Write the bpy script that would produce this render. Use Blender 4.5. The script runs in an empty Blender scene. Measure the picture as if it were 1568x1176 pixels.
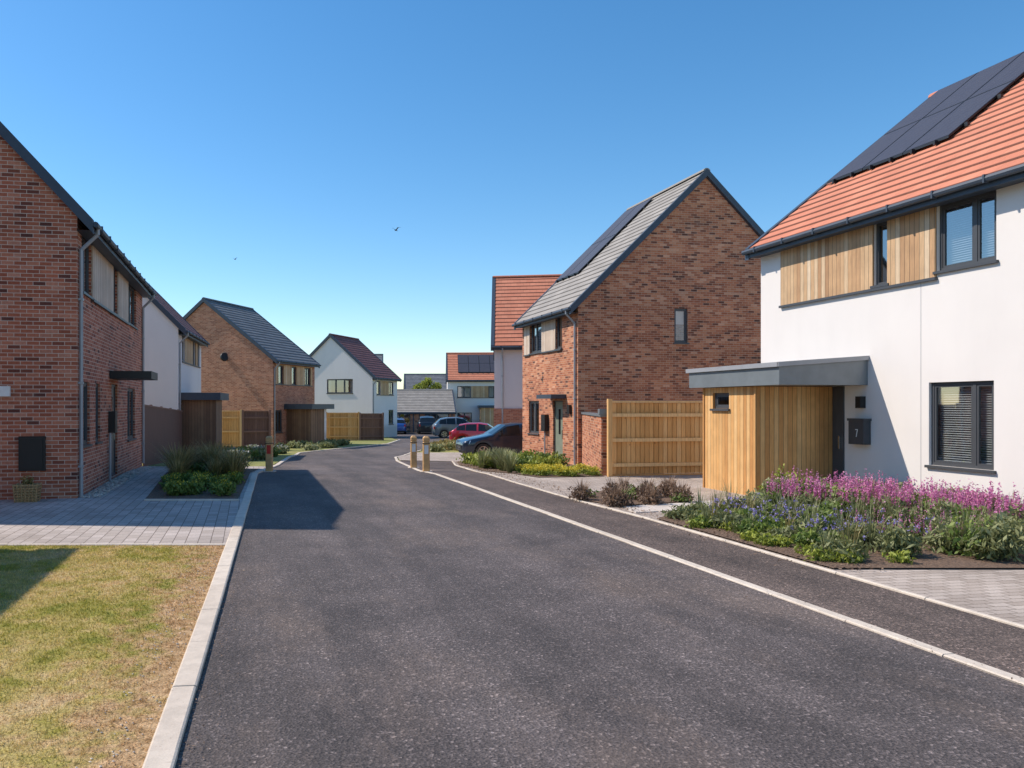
import bpy, bmesh, math, random
import numpy as np
from mathutils import Vector, Matrix
random.seed(7); np.random.seed(7)
scene=bpy.context.scene
COL=scene.collection

# ------------------------------------------------------------ terrain
def g(y):
    if y<20: return 0.0
    if y<36: return -.035*(y-20)
    if y<70: return -.56-.01*(y-36)
    return -.9

# ------------------------------------------------------------ materials
def newmat(name):
    m=bpy.data.materials.new(name); m.use_nodes=True
    nt=m.node_tree; b=nt.nodes['Principled BSDF']
    return m,nt,b
def N(nt,t,**k):
    n=nt.nodes.new(t)
    for a,v in k.items(): setattr(n,a,v)
    return n
def C(c): return (c[0],c[1],c[2],1)
def coord(nt,kind='Object'):
    return N(nt,'ShaderNodeTexCoord').outputs[kind]
def noise(nt,co,scale,detail=4,rough=.55,mapscale=None,rotz=0):
    if mapscale:
        if rotz:
            m0=N(nt,'ShaderNodeMapping'); m0.inputs['Rotation'].default_value=(0,0,rotz); nt.links.new(co,m0.inputs['Vector']); co=m0.outputs[0]
        mp=N(nt,'ShaderNodeMapping'); mp.inputs['Scale'].default_value=mapscale
        nt.links.new(co,mp.inputs['Vector']); co=mp.outputs[0]
    n=N(nt,'ShaderNodeTexNoise'); n.inputs['Scale'].default_value=scale
    n.inputs['Detail'].default_value=detail; n.inputs['Roughness'].default_value=rough
    nt.links.new(co,n.inputs['Vector']); return n.outputs['Fac']
def ramp(nt,fac,stops,interp='LINEAR'):
    r=N(nt,'ShaderNodeValToRGB'); r.color_ramp.interpolation=interp
    e=r.color_ramp.elements
    while len(e)<len(stops): e.new(.5)
    for i,(p,c) in enumerate(stops):
        e[i].position=p; e[i].color=C(c) if not isinstance(c,(int,float)) else (c,c,c,1)
    nt.links.new(fac,r.inputs[0]); return r.outputs[0]
def mix(nt,fac,a,b,mode='MIX'):
    n=N(nt,'ShaderNodeMix',data_type='RGBA',blend_type=mode)
    for s,v in ((n.inputs[0],fac),(n.inputs[6],a),(n.inputs[7],b)):
        if isinstance(v,(int,float)): s.default_value=v
        elif isinstance(v,tuple): s.default_value=C(v)
        else: nt.links.new(v,s)
    return n.outputs[2]
def math_(nt,op,a,b=None):
    n=N(nt,'ShaderNodeMath',operation=op)
    for i,v in enumerate((a,b)):
        if v is None: continue
        if isinstance(v,(int,float)): n.inputs[i].default_value=v
        else: nt.links.new(v,n.inputs[i])
    return n.outputs[0]
def bump(nt,b,h,strength=.3,dist=.01):
    n=N(nt,'ShaderNodeBump'); n.inputs['Strength'].default_value=strength; n.inputs['Distance'].default_value=dist
    nt.links.new(h,n.inputs['Height']); nt.links.new(n.outputs[0],b.inputs['Normal'])

def plain(name,c,rough=.6,metal=0,var=.12,scale=4,bmp=0,bscale=40):
    m,nt,b=newmat(name); co=coord(nt)
    f=noise(nt,co,scale)
    col=ramp(nt,f,[(.3,tuple(x*(1-var) for x in c)),(.7,tuple(min(1,x*(1+var)) for x in c))])
    nt.links.new(col,b.inputs['Base Color']); b.inputs['Roughness'].default_value=rough; b.inputs['Metallic'].default_value=metal
    if bmp: bump(nt,b,noise(nt,co,bscale),bmp)
    return m

def brick(name,stops,mortar,w=.225,h=.075,ms=.006,stain=.2):
    m,nt,b=newmat(name); uv=coord(nt,'UV')
    br=N(nt,'ShaderNodeTexBrick'); br.offset=.5
    for k,v in (('Scale',1),('Mortar Size',ms),('Mortar Smooth',.15),('Brick Width',w),('Row Height',h)): br.inputs[k].default_value=v
    nt.links.new(uv,br.inputs['Vector'])
    s=N(nt,'ShaderNodeSeparateXYZ'); nt.links.new(uv,s.inputs[0])
    row=math_(nt,'FLOOR',math_(nt,'DIVIDE',s.outputs[1],h))
    odd=math_(nt,'SUBTRACT',1,math_(nt,'FLOORED_MODULO',row,2))
    colx=math_(nt,'FLOOR',math_(nt,'DIVIDE',math_(nt,'ADD',s.outputs[0],math_(nt,'MULTIPLY',odd,w*.5)),w))
    cb=N(nt,'ShaderNodeCombineXYZ'); nt.links.new(colx,cb.inputs[0]); nt.links.new(row,cb.inputs[1])
    wn=N(nt,'ShaderNodeTexWhiteNoise',noise_dimensions='2D'); nt.links.new(cb.outputs[0],wn.inputs['Vector'])
    c=ramp(nt,wn.outputs['Value'],stops)
    n1=noise(nt,uv,.7,5); c=mix(nt,1,c,ramp(nt,n1,[(.3,1-stain),(.7,1+stain*.3)]),'MULTIPLY')
    # horizontal batches of darker bricks
    nb=noise(nt,uv,1,4,.6,(.12,1.1,1)); c=mix(nt,1,c,ramp(nt,nb,[(.35,.80),(.6,1.05)]),'MULTIPLY')
    n2=noise(nt,uv,22,3); c=mix(nt,1,c,ramp(nt,n2,[(.3,.85),(.7,1.1)]),'MULTIPLY')
    c=mix(nt,br.outputs['Fac'],c,mortar)
    n3=noise(nt,uv,1.6,6,.7); c=mix(nt,ramp(nt,n3,[(.56,0.0),(.75,.22)]),c,(.58,.42,.32))
    nt.links.new(c,b.inputs['Base Color']); b.inputs['Roughness'].default_value=.9
    inv=math_(nt,'SUBTRACT',1,br.outputs['Fac']); hh=math_(nt,'ADD',inv,math_(nt,'MULTIPLY',n2,.4))
    bump(nt,b,hh,.5,.008)
    return m

BR_A=brick('brick_red_weathered',[(0,(.15,.05,.035)),(.14,(.39,.11,.058)),(.55,(.52,.16,.085)),(.85,(.58,.21,.12)),(1,(.64,.28,.18))],(.64,.50,.40))
BR_E=brick('brick_orange_brown',[(0,(.13,.05,.033)),(.16,(.38,.12,.058)),(.5,(.55,.19,.09)),(.85,(.63,.26,.13)),(1,(.70,.35,.21))],(.54,.37,.26))
BR_C=brick('brick_orange',[(0,(.36,.13,.075)),(.5,(.52,.20,.11)),(1,(.60,.28,.17))],(.52,.37,.28))

def render_wall(name,c):
    m,nt,b=newmat(name); uv=coord(nt,'UV')
    a=ramp(nt,noise(nt,uv,.5,6),[(.35,.955),(.65,1.0)])
    s=ramp(nt,noise(nt,uv,1.0,4,.6,(2.2,.5,1)),[(.3,.97),(.6,1.0)])
    col=mix(nt,1,mix(nt,1,c,a,'MULTIPLY'),s,'MULTIPLY')
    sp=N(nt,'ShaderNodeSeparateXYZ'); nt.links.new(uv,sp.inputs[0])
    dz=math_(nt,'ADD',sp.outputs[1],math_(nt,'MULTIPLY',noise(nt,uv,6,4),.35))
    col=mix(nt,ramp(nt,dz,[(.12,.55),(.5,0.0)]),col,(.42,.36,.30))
    nt.links.new(col,b.inputs['Base Color']); b.inputs['Roughness'].default_value=.9
    bump(nt,b,noise(nt,uv,90,3),.25,.004); return m
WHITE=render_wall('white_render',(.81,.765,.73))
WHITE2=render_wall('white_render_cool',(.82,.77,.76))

def tiles(name,c1,c2,w=.33,h=.30,line=.30):
    m,nt,b=newmat(name); uv=coord(nt,'UV')
    br=N(nt,'ShaderNodeTexBrick'); br.offset=.5
    for k,v in (('Scale',1),('Mortar Size',.004),('Mortar Smooth',.3),('Brick Width',w),('Row Height',h)): br.inputs[k].default_value=v
    br.inputs['Color1'].default_value=C(c1); br.inputs['Color2'].default_value=C(c2); br.inputs['Mortar'].default_value=C(tuple(x*.62 for x in c1))
    nt.links.new(uv,br.inputs['Vector'])
    c=mix(nt,1,br.outputs['Color'],ramp(nt,noise(nt,uv,1.1,5),[(.3,.86),(.7,1.08)]),'MULTIPLY')
    c=mix(nt,1,c,ramp(nt,noise(nt,uv,30,3),[(.3,.92),(.7,1.06)]),'MULTIPLY')
    s=N(nt,'ShaderNodeSeparateXYZ'); nt.links.new(uv,s.inputs[0])
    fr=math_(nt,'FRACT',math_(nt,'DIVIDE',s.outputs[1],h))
    c=mix(nt,1,c,ramp(nt,fr,[(0,line),(.10,line*1.1),(.17,1.0),(.9,1.0),(1,.82)]),'MULTIPLY')  # shade at each tile lap painted in as a dark course band
    nt.links.new(c,b.inputs['Base Color']); b.inputs['Roughness'].default_value=.8
    bump(nt,b,math_(nt,'SUBTRACT',1,br.outputs['Fac']),.3,.01); return m
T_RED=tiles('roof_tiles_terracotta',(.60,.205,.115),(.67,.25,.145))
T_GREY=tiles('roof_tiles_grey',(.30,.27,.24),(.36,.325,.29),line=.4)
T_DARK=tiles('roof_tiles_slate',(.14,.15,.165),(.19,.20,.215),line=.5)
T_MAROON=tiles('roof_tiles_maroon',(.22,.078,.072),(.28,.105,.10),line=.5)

def wood(name,stops,pw=.13,horiz=False,grain=.22):
    m,nt,b=newmat(name); uv=coord(nt,'UV')
    s=N(nt,'ShaderNodeSeparateXYZ'); nt.links.new(uv,s.inputs[0])
    q=math_(nt,'DIVIDE',s.outputs[1 if horiz else 0],pw)
    idx=math_(nt,'FLOOR',q); fr=math_(nt,'FRACT',q)
    wn=N(nt,'ShaderNodeTexWhiteNoise',noise_dimensions='1D'); nt.links.new(idx,wn.inputs['W'])
    c=ramp(nt,wn.outputs['Value'],stops)
    gr=noise(nt,uv,1,6,.65,(3,45,1) if horiz else (45,3,1))
    c=mix(nt,1,c,ramp(nt,gr,[(.3,1-grain),(.7,1+grain*.4)]),'MULTIPLY')
    bl=noise(nt,uv,2.3,4); c=mix(nt,1,c,ramp(nt,bl,[(.3,.87),(.7,1.08)]),'MULTIPLY')
    d=math_(nt,'MINIMUM',fr,math_(nt,'SUBTRACT',1,fr))
    gv=ramp(nt,d,[(.02,.32),(.07,1.0)])
    c=mix(nt,1,c,gv,'MULTIPLY')
    nt.links.new(c,b.inputs['Base Color']); b.inputs['Roughness'].default_value=.7
    bump(nt,b,gv,.5,.01); return m
W_LARCH=wood('larch_cladding',[(0,(.46,.26,.13)),(.3,(.58,.35,.18)),(.75,(.66,.45,.26)),(1,(.76,.60,.42))],.1)
W_PORCH=wood('cedar_cladding',[(0,(.58,.28,.09)),(.5,(.72,.39,.14)),(1,(.80,.50,.22))],.1)
W_PALE=wood('weathered_cladding',[(0,(.58,.44,.33)),(.5,(.66,.52,.40)),(1,(.72,.60,.49))],.12)
W_DARK=wood('dark_stained_cladding',[(0,(.17,.085,.045)),(.5,(.24,.125,.065)),(1,(.30,.17,.09))],.12)
def fencewood(name,stops):
    m,nt,b=newmat(name)
    at=N(nt,'ShaderNodeAttribute',attribute_name='rnd')
    c=ramp(nt,at.outputs['Fac'],stops); co=coord(nt)
    gr=noise(nt,co,1,5,.65,(30,30,2.5))
    c=mix(nt,1,c,ramp(nt,gr,[(.3,.75),(.7,1.1)]),'MULTIPLY')
    vo=N(nt,'ShaderNodeTexVoronoi'); vo.inputs['Scale'].default_value=3.2; nt.links.new(co,vo.inputs['Vector'])
    c=mix(nt,ramp(nt,vo.outputs['Distance'],[(.04,.7),(.08,0.0)]),c,(.22,.10,.04))
    nt.links.new(c,b.inputs['Base Color']); b.inputs['Roughness'].default_value=.75
    bump(nt,b,gr,.3,.005); return m
F_LIGHT=fencewood('fence_timber_new',[(0,(.60,.31,.10)),(.5,(.76,.43,.16)),(1,(.86,.57,.27))])
F_DARK=fencewood('fence_timber_dark',[(0,(.17,.085,.06)),(.5,(.23,.125,.09)),(1,(.29,.165,.12))])
POSTW=plain('bollard_timber',(.62,.37,.16),.7,0,.2,8,.3)

TRIM=plain('trim_slate_grey',(.045,.062,.088),.5,0,.1)
GREYM=plain('grey_metal_fascia',(.19,.215,.23),.4,.15,.08)
PIPE=plain('pipe_grey',(.34,.35,.37),.4,.1,.08)
FRAME=plain('window_frame_anthracite',(.065,.07,.078),.45,0,.05)
BLACK=plain('black_plastic',(.012,.012,.014),.45)
BLIND=plain('blind_fabric',(.75,.74,.71),.8)
DOORM=plain('door_sage',(.22,.25,.19),.4)
DOORD=plain('door_dark',(.07,.078,.088),.4)
WHITEP=plain('white_plastic',(.8,.8,.78),.5)
REDP=plain('reflector_red',(.6,.03,.02),.35)
def kerbm():
    m,nt,b=newmat('kerb_concrete'); co=coord(nt); at=N(nt,'ShaderNodeAttribute',attribute_name='rnd')
    c=ramp(nt,at.outputs['Fac'],[(0,(.60,.51,.42)),(1,(.70,.61,.51))])
    c=mix(nt,1,c,ramp(nt,noise(nt,co,7,6,.7),[(.3,.8),(.6,1.03)]),'MULTIPLY')
    c=mix(nt,ramp(nt,noise(nt,co,22,4,.7),[(.60,0.0),(.74,.45)]),c,(.26,.19,.13))
    nt.links.new(c,b.inputs['Base Color']); b.inputs['Roughness'].default_value=.95; bump(nt,b,noise(nt,co,80,3),.5,.004); return m
KERB=kerbm()
SLAB=plain('slab_concrete',(.60,.53,.47),.9,0,.12,3,.2,60)
STONE=plain('pebbles',(.54,.48,.42),.8,0,.4,9)
WICKER=plain('wicker',(.40,.26,.12),.8,0,.4,40,.5,80)
CHROME=plain('handle_steel',(.55,.55,.55),.25,1)

def glassm(name,tint=(.25,.3,.33)):
    m,nt,b=newmat(name); nt.nodes.remove(b)
    out=nt.nodes['Material Output']
    tr=N(nt,'ShaderNodeBsdfTransparent'); tr.inputs[0].default_value=C(tint)
    gl=N(nt,'ShaderNodeBsdfGlossy'); gl.inputs['Roughness'].default_value=.02; gl.inputs[0].default_value=(.9,.95,1,1)
    lw=N(nt,'ShaderNodeLayerWeight'); lw.inputs[0].default_value=.5
    p=math_(nt,'POWER',lw.outputs['Facing'],3)
    f=math_(nt,'ADD',math_(nt,'MULTIPLY',p,.62),.26)
    co=coord(nt); bp=N(nt,'ShaderNodeBump'); bp.inputs['Strength'].default_value=.05; bp.inputs['Distance'].default_value=.02
    nt.links.new(noise(nt,co,1.5,2),bp.inputs['Height']); nt.links.new(bp.outputs[0],gl.inputs['Normal'])
    mx=N(nt,'ShaderNodeMixShader'); nt.links.new(f,mx.inputs[0]); nt.links.new(tr.outputs[0],mx.inputs[1]); nt.links.new(gl.outputs[0],mx.inputs[2])
    nt.links.new(mx.outputs[0],out.inputs['Surface']); return m
GLASS=glassm('window_glass',(.65,.68,.7))
m,nt,b=newmat('car_glass'); b.inputs['Base Color'].default_value=(.012,.015,.018,1); b.inputs['Roughness'].default_value=.04; CGLASS=m
m,nt,b=newmat('solar_cells'); uv=coord(nt,'UV')
br=N(nt,'ShaderNodeTexBrick'); br.offset=0
for k,v in (('Scale',1),('Mortar Size',.004),('Brick Width',.16),('Row Height',.16)): br.inputs[k].default_value=v
br.inputs['Color1'].default_value=(.052,.048,.060,1); br.inputs['Color2'].default_value=(.058,.054,.066,1); br.inputs['Mortar'].default_value=(.085,.08,.09,1)
nt.links.new(uv,br.inputs['Vector']); nt.links.new(br.outputs['Color'],b.inputs['Base Color']); b.inputs['Roughness'].default_value=.45; SOLAR=m
def carpaint(name,c):
    m,nt,b=newmat(name); b.inputs['Base Color'].default_value=C(c); b.inputs['Roughness'].default_value=.28
    b.inputs['Metallic'].default_value=.3; b.inputs['Coat Weight'].default_value=.8; b.inputs['Coat Roughness'].default_value=.04; return m

def asphalt(name,c,spk=.5):
    m,nt,b=newmat(name); co=coord(nt); rz=math.radians(-10)
    big=noise(nt,co,.16,5,.62); mid=noise(nt,co,1.3,6,.7); streak=noise(nt,co,.7,5,.62,(1.5,.10,1),rz); fine=noise(nt,co,70,2,.7); med=noise(nt,co,26,3,.7)
    vo=N(nt,'ShaderNodeTexVoronoi'); vo.inputs['Scale'].default_value=60; nt.links.new(co,vo.inputs['Vector'])
    base=ramp(nt,big,[(.35,tuple(x*.80 for x in c)),(.65,tuple(x*1.28 for x in c))])
    base=mix(nt,1,base,ramp(nt,mid,[(.3,.74),(.7,1.22)]),'MULTIPLY')
    base=mix(nt,1,base,ramp(nt,streak,[(.38,.76),(.62,1.24)]),'MULTIPLY')
    base=mix(nt,1,base,ramp(nt,fine,[(.35,.5),(.65,1.65)]),'MULTIPLY')
    base=mix(nt,1,base,ramp(nt,med,[(.35,.80),(.65,1.22)]),'MULTIPLY')
    du=noise(nt,co,.5,7,.72,(1,.45,1),rz); base=mix(nt,ramp(nt,du,[(.50,0.0),(.66,.6)]),base,(.21,.155,.125))
    st=noise(nt,co,.9,6,.75); base=mix(nt,ramp(nt,st,[(.60,0.0),(.72,.45)]),base,(.045,.038,.036))
    agg=ramp(nt,vo.outputs['Color'],[(.0,.45),(.75,1.0),(1,3.2)])
    base=mix(nt,spk,base,mix(nt,1,base,agg,'MULTIPLY'))
    v2=N(nt,'ShaderNodeTexVoronoi'); v2.inputs['Scale'].default_value=2.6; nt.links.new(co,v2.inputs['Vector'])
    spot=ramp(nt,math_(nt,'ADD',v2.outputs['Distance'],math_(nt,'MULTIPLY',med,.02)),[(.018,1.0),(.036,0.0)])
    base=mix(nt,math_(nt,'MULTIPLY',spot,.7),base,(.5,.45,.4))
    nt.links.new(base,b.inputs['Base Color']); b.inputs['Roughness'].default_value=.8
    bump(nt,b,math_(nt,'ADD',math_(nt,'ADD',fine,med),vo.outputs['Distance']),.8,.006); return m
ASPH=asphalt('road_asphalt',(.094,.076,.071),.75)
ASPH2=asphalt('footpath_asphalt',(.105,.076,.063),.8)

def paving(name,stops,mortar,w,h,rot=0):
    m,nt,b=newmat(name); co=coord(nt)
    mp=N(nt,'ShaderNodeMapping'); mp.inputs['Rotation'].default_value=(0,0,rot); nt.links.new(co,mp.inputs['Vector']); co=mp.outputs[0]
    br=N(nt,'ShaderNodeTexBrick'); br.offset=.5
    for k,v in (('Scale',1),('Mortar Size',.006),('Mortar Smooth',.3),('Brick Width',w),('Row Height',h)): br.inputs[k].default_value=v
    nt.links.new(co,br.inputs['Vector'])
    br.inputs['Color1'].default_value=C(stops[0]); br.inputs['Color2'].default_value=C(stops[1]); br.inputs['Mortar'].default_value=C(mortar)
    c=mix(nt,1,br.outputs['Color'],ramp(nt,noise(nt,co,.8,5),[(.3,.84),(.7,1.1)]),'MULTIPLY')
    c=mix(nt,1,c,ramp(nt,noise(nt,co,60,3),[(.3,.85),(.7,1.12)]),'MULTIPLY')
    nt.links.new(c,b.inputs['Base Color']); b.inputs['Roughness'].default_value=.9
    bump(nt,b,math_(nt,'SUBTRACT',1,br.outputs['Fac']),.4,.006); return m
PAVE=paving('block_paving',((.37,.30,.25),(.50,.42,.36)),(.17,.13,.10),.21,.105,math.radians(-10))
PAVE_L=paving('block_paving_grey',((.40,.34,.30),(.52,.45,.41)),(.15,.12,.10),.24,.16,math.radians(80))

m,nt,b=newmat('soil'); co=coord(nt)
c=ramp(nt,noise(nt,co,35,5,.7),[(.3,(.08,.048,.032)),(.55,(.19,.12,.08)),(.75,(.34,.24,.17))]); nt.links.new(c,b.inputs['Base Color']); b.inputs['Roughness'].default_value=1
bump(nt,b,noise(nt,co,40,4),1,.03); SOIL=m

def lawncol(nt,co):
    n1=noise(nt,co,.8,5,.6); n2=noise(nt,co,4,5,.65)
    f=math_(nt,'ADD',math_(nt,'MULTIPLY',n1,.6),math_(nt,'MULTIPLY',n2,.4))
    c=ramp(nt,f,[(.36,(.25,.27,.035)),(.45,(.42,.37,.07)),(.53,(.62,.48,.17)),(.62,(.74,.54,.28))])
    s=N(nt,'ShaderNodeSeparateXYZ'); nt.links.new(co,s.inputs[0])
    d=math_(nt,'ADD',math_(nt,'ADD',s.outputs[0],math_(nt,'MULTIPLY',s.outputs[1],.138)),.60)
    d=math_(nt,'ADD',d,math_(nt,'MULTIPLY',math_(nt,'SUBTRACT',n2,.5),1.9))
    dry=ramp(nt,math_(nt,'ADD',d,1),[(.32,0.0),(.8,1.0)])
    dc=ramp(nt,noise(nt,co,14,4),[(.35,(.44,.26,.11)),(.65,(.78,.52,.28))])
    return mix(nt,dry,c,dc)
m,nt,b=newmat('lawn_ground'); co=coord(nt); c=mix(nt,1,lawncol(nt,co),ramp(nt,noise(nt,co,60,3),[(.3,.45),(.7,1.0)]),'MULTIPLY')
nt.links.new(c,b.inputs['Base Color']); b.inputs['Roughness'].default_value=1; bump(nt,b,noise(nt,co,70,3),.8,.02); LAWN=m
m,nt,b=newmat('grass_blades'); co=coord(nt); at=N(nt,'ShaderNodeAttribute',attribute_name='rnd')
c=mix(nt,1,lawncol(nt,co),ramp(nt,at.outputs['Fac'],[(0,.7),(1,1.3)]),'MULTIPLY')
nt.links.new(c,b.inputs['Base Color']); b.inputs['Roughness'].default_value=.8
tl=N(nt,'ShaderNodeBsdfTranslucent'); nt.links.new(c,tl.inputs[0]); mx=N(nt,'ShaderNodeMixShader'); mx.inputs[0].default_value=.35
nt.links.new(b.outputs[0],mx.inputs[1]); nt.links.new(tl.outputs[0],mx.inputs[2]); nt.links.new(mx.outputs[0],nt.nodes['Material Output'].inputs['Surface']); BLADE=m
m,nt,b=newmat('far_grass'); co=coord(nt)
c=ramp(nt,noise(nt,co,.25,6,.65),[(.3,(.13,.17,.04)),(.5,(.26,.26,.07)),(.7,(.42,.33,.15))]); c=mix(nt,1,c,ramp(nt,noise(nt,co,9,4),[(.3,.7),(.7,1.15)]),'MULTIPLY')
nt.links.new(c,b.inputs['Base Color']); b.inputs['Roughness'].default_value=1; GRASS=m

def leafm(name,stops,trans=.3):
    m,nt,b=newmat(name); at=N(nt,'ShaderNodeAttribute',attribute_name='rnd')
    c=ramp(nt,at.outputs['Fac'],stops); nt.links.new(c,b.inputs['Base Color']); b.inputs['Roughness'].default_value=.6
    tl=N(nt,'ShaderNodeBsdfTranslucent'); nt.links.new(c,tl.inputs[0]); mx=N(nt,'ShaderNodeMixShader'); mx.inputs[0].default_value=trans
    nt.links.new(b.outputs[0],mx.inputs[1]); nt.links.new(tl.outputs[0],mx.inputs[2]); nt.links.new(mx.outputs[0],nt.nodes['Material Output'].inputs['Surface']); return m
L_SAGE=leafm('leaf_sage_green',[(0,(.09,.10,.035)),(.5,(.23,.25,.10)),(1,(.42,.43,.22))])
L_GREEN=leafm('leaf_green',[(0,(.06,.09,.02)),(.5,(.15,.22,.04)),(1,(.30,.36,.08))])
L_LIME=leafm('leaf_lime',[(0,(.15,.19,.03)),(.5,(.31,.36,.05)),(1,(.50,.52,.10))])
L_BROWN=leafm('leaf_brown_heather',[(0,(.12,.07,.05)),(.5,(.25,.16,.105)),(1,(.38,.26,.18))])
L_STRAW=leafm('grass_straw',[(0,(.13,.11,.035)),(.5,(.30,.24,.08)),(1,(.50,.38,.17))])
P_PINK=leafm('petal_magenta',[(0,(.46,.10,.28)),(.5,(.70,.24,.46)),(1,(.82,.44,.64))])
P_BLUE=leafm('petal_violet',[(0,(.22,.18,.48)),(.5,(.36,.31,.68)),(1,(.5,.46,.78))])
P_YEL=leafm('petal_yellow',[(0,(.5,.4,.03)),(.5,(.75,.62,.06)),(1,(.82,.74,.15))])
P_WHITE=leafm('petal_white',[(0,(.45,.45,.4)),(1,(.8,.8,.75))])
BARK=plain('bark',(.15,.1,.07),.9,0,.3,10,.5)

# ------------------------------------------------------------ mesh builder
def empty(name,loc=(0,0,0),rot=0):
    e=bpy.data.objects.new(name,None); e.location=loc; e.rotation_euler=(0,0,rot); e.empty_display_size=.3; COL.objects.link(e); return e
class MB:
    def __init__(s): s.v=[];s.f=[];s.uv=[];s.r=[]
    def poly(s,pts,uv=None,r=0.5):
        i=len(s.v); pts=[Vector(p) for p in pts]
        s.v+=[tuple(p) for p in pts]; s.f.append(tuple(range(i,i+len(pts))))
        if uv is None:
            n=(pts[1]-pts[0]).cross(pts[2]-pts[0])
            if n.length<1e-9: n=Vector((0,0,1))
            n.normalize()
            if abs(n.z)>.98: uv=[(p.x,p.y) for p in pts]
            else:
                t=Vector((-n.y,n.x,0)).normalized()
                if t.x<-1e-4 or (abs(t.x)<1e-4 and t.y<0): t=-t
                w=n.cross(t)
                if w.z<0: w=-w
                uv=[(p.dot(t),p.dot(w)) for p in pts]
        s.uv+=uv; s.r+=[r]*len(pts)
    def hexa(s,c,r=.5):
        for q in ((0,3,2,1),(4,5,6,7),(0,1,5,4),(1,2,6,5),(2,3,7,6),(3,0,4,7)): s.poly([c[k] for k in q],None,r)
    def box(s,x0,x1,y0,y1,z0,z1,r=.5):
        s.hexa([(x0,y0,z0),(x1,y0,z0),(x1,y1,z0),(x0,y1,z0),(x0,y0,z1),(x1,y0,z1),(x1,y1,z1),(x0,y1,z1)],r)
    def fbox(s,F,a0,a1,d0,d1,z0,z1,r=.5):
        s.hexa([F(a0,d0,z0),F(a1,d0,z0),F(a1,d1,z0),F(a0,d1,z0),F(a0,d0,z1),F(a1,d0,z1),F(a1,d1,z1),F(a0,d1,z1)],r)
    def tube(s,p0,p1,r0,r1=None,n=8,cap=True):
        r1=r0 if r1 is None else r1
        p0=Vector(p0);p1=Vector(p1); d=(p1-p0).normalized(); a=d.orthogonal().normalized(); b=d.cross(a)
        A=[p0+(a*math.cos(2*math.pi*k/n)+b*math.sin(2*math.pi*k/n))*r0 for k in range(n)]
        B=[p1+(a*math.cos(2*math.pi*k/n)+b*math.sin(2*math.pi*k/n))*r1 for k in range(n)]
        for k in range(n): s.poly([A[k],A[(k+1)%n],B[(k+1)%n],B[k]])
        if cap: s.poly(A[::-1]); s.poly(B)
    def obj(s,name,mat,parent=None,smooth=False):
        if not s.v: return None
        me=bpy.data.meshes.new(name); me.from_pydata(s.v,[],s.f)
        ul=me.uv_layers.new(name='UVMap'); ul.data.foreach_set('uv',[c for p in s.uv for c in p])
        at=me.attributes.new('rnd','FLOAT','POINT'); at.data.foreach_set('value',s.r)
        me.materials.append(mat)
        if smooth: me.polygons.foreach_set('use_smooth',[True]*len(me.polygons))
        o=bpy.data.objects.new(name,me); COL.objects.link(o)
        if parent: o.parent=parent
        return o
def npmesh(name,V,k,R,mat,parent=None):
    n=len(V)//k
    me=bpy.data.meshes.new(name); me.vertices.add(len(V)); me.vertices.foreach_set('co',V.astype(np.float32).ravel())
    me.loops.add(n*k); me.loops.foreach_set('vertex_index',np.arange(n*k,dtype=np.int32))
    me.polygons.add(n); me.polygons.foreach_set('loop_start',np.arange(0,n*k,k,dtype=np.int32))
    try: me.polygons.foreach_set('loop_total',np.full(n,k,dtype=np.int32))
    except Exception: pass
    me.update(calc_edges=True)
    at=me.attributes.new('rnd','FLOAT','POINT'); at.data.foreach_set('value',np.repeat(R,k).astype(np.float32))
    me.materials.append(mat); o=bpy.data.objects.new(name,me); COL.objects.link(o)
    if parent: o.parent=parent
    return o

# ------------------------------------------------------------ ground sheets
def sheet(name,poly,off,mat,parent=None):
    bm=bmesh.new(); vs=[bm.verts.new((x,y,0)) for x,y in poly]; bm.faces.new(vs)
    bmesh.ops.triangulate(bm,faces=bm.faces[:])
    for yy in (20,36,70):
        bmesh.ops.bisect_plane(bm,geom=bm.verts[:]+bm.edges[:]+bm.faces[:],plane_co=(0,yy,0),plane_no=(0,1,0))
    for v in bm.verts: v.co.z=g(v.co.y)+off
    bmesh.ops.recalc_face_normals(bm,faces=bm.faces[:])
    for f in bm.faces:
        if f.normal.z<0: f.normal_flip()
    me=bpy.data.meshes.new(name); bm.to_mesh(me); bm.free(); me.materials.append(mat)
    o=bpy.data.objects.new(name,me); COL.objects.link(o)
    if parent: o.parent=parent
    return o
def kerb(name,pts,w,h,mat,side=1,seg=.9,base=-.05,gap=.006):
    mb=MB()
    for (x0,y0),(x1,y1) in zip(pts[:-1],pts[1:]):
        L=math.hypot(x1-x0,y1-y0); n=max(1,round(L/seg)); dx,dy=(x1-x0)/L,(y1-y0)/L; nx,ny=-dy*side*w,dx*side*w
        for i in range(n):
            a=L*i/n+gap*.5; b=L*(i+1)/n-gap*.5; j=random.uniform(-.003,.003); o=random.uniform(-.004,.004)
            P=[(x0+dx*a,y0+dy*a),(x0+dx*b,y0+dy*b),(x0+dx*b+nx,y0+dy*b+ny),(x0+dx*a+nx,y0+dy*a+ny)]
            P=[(p[0]+o,p[1]) for p in P]; c=.012
            cx,cy=nx/w*c,ny/w*c; ins=[(P[0][0]+cx,P[0][1]+cy),(P[1][0]+cx,P[1][1]+cy),(P[2][0]-cx,P[2][1]-cy),(P[3][0]-cx,P[3][1]-cy)]
            r=random.random(); z=lambda p,hh:(p[0],p[1],g(p[1])+hh)
            mb.hexa([z(p,base) for p in P]+[z(p,h+j-c*.7) for p in P],r)
            A=[z(p,h+j-c*.7+.0004) for p in P]; B=[z(p,h+j) for p in ins]
            for k in range(4): mb.poly([A[k],A[(k+1)%4],B[(k+1)%4],B[k]],None,r)
            mb.poly(B,None,r)
    return mb.obj(name,mat)
def KX(y): return -.509-.138*y
def RX(y): return 1.37+.185*(19.67-y)

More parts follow.
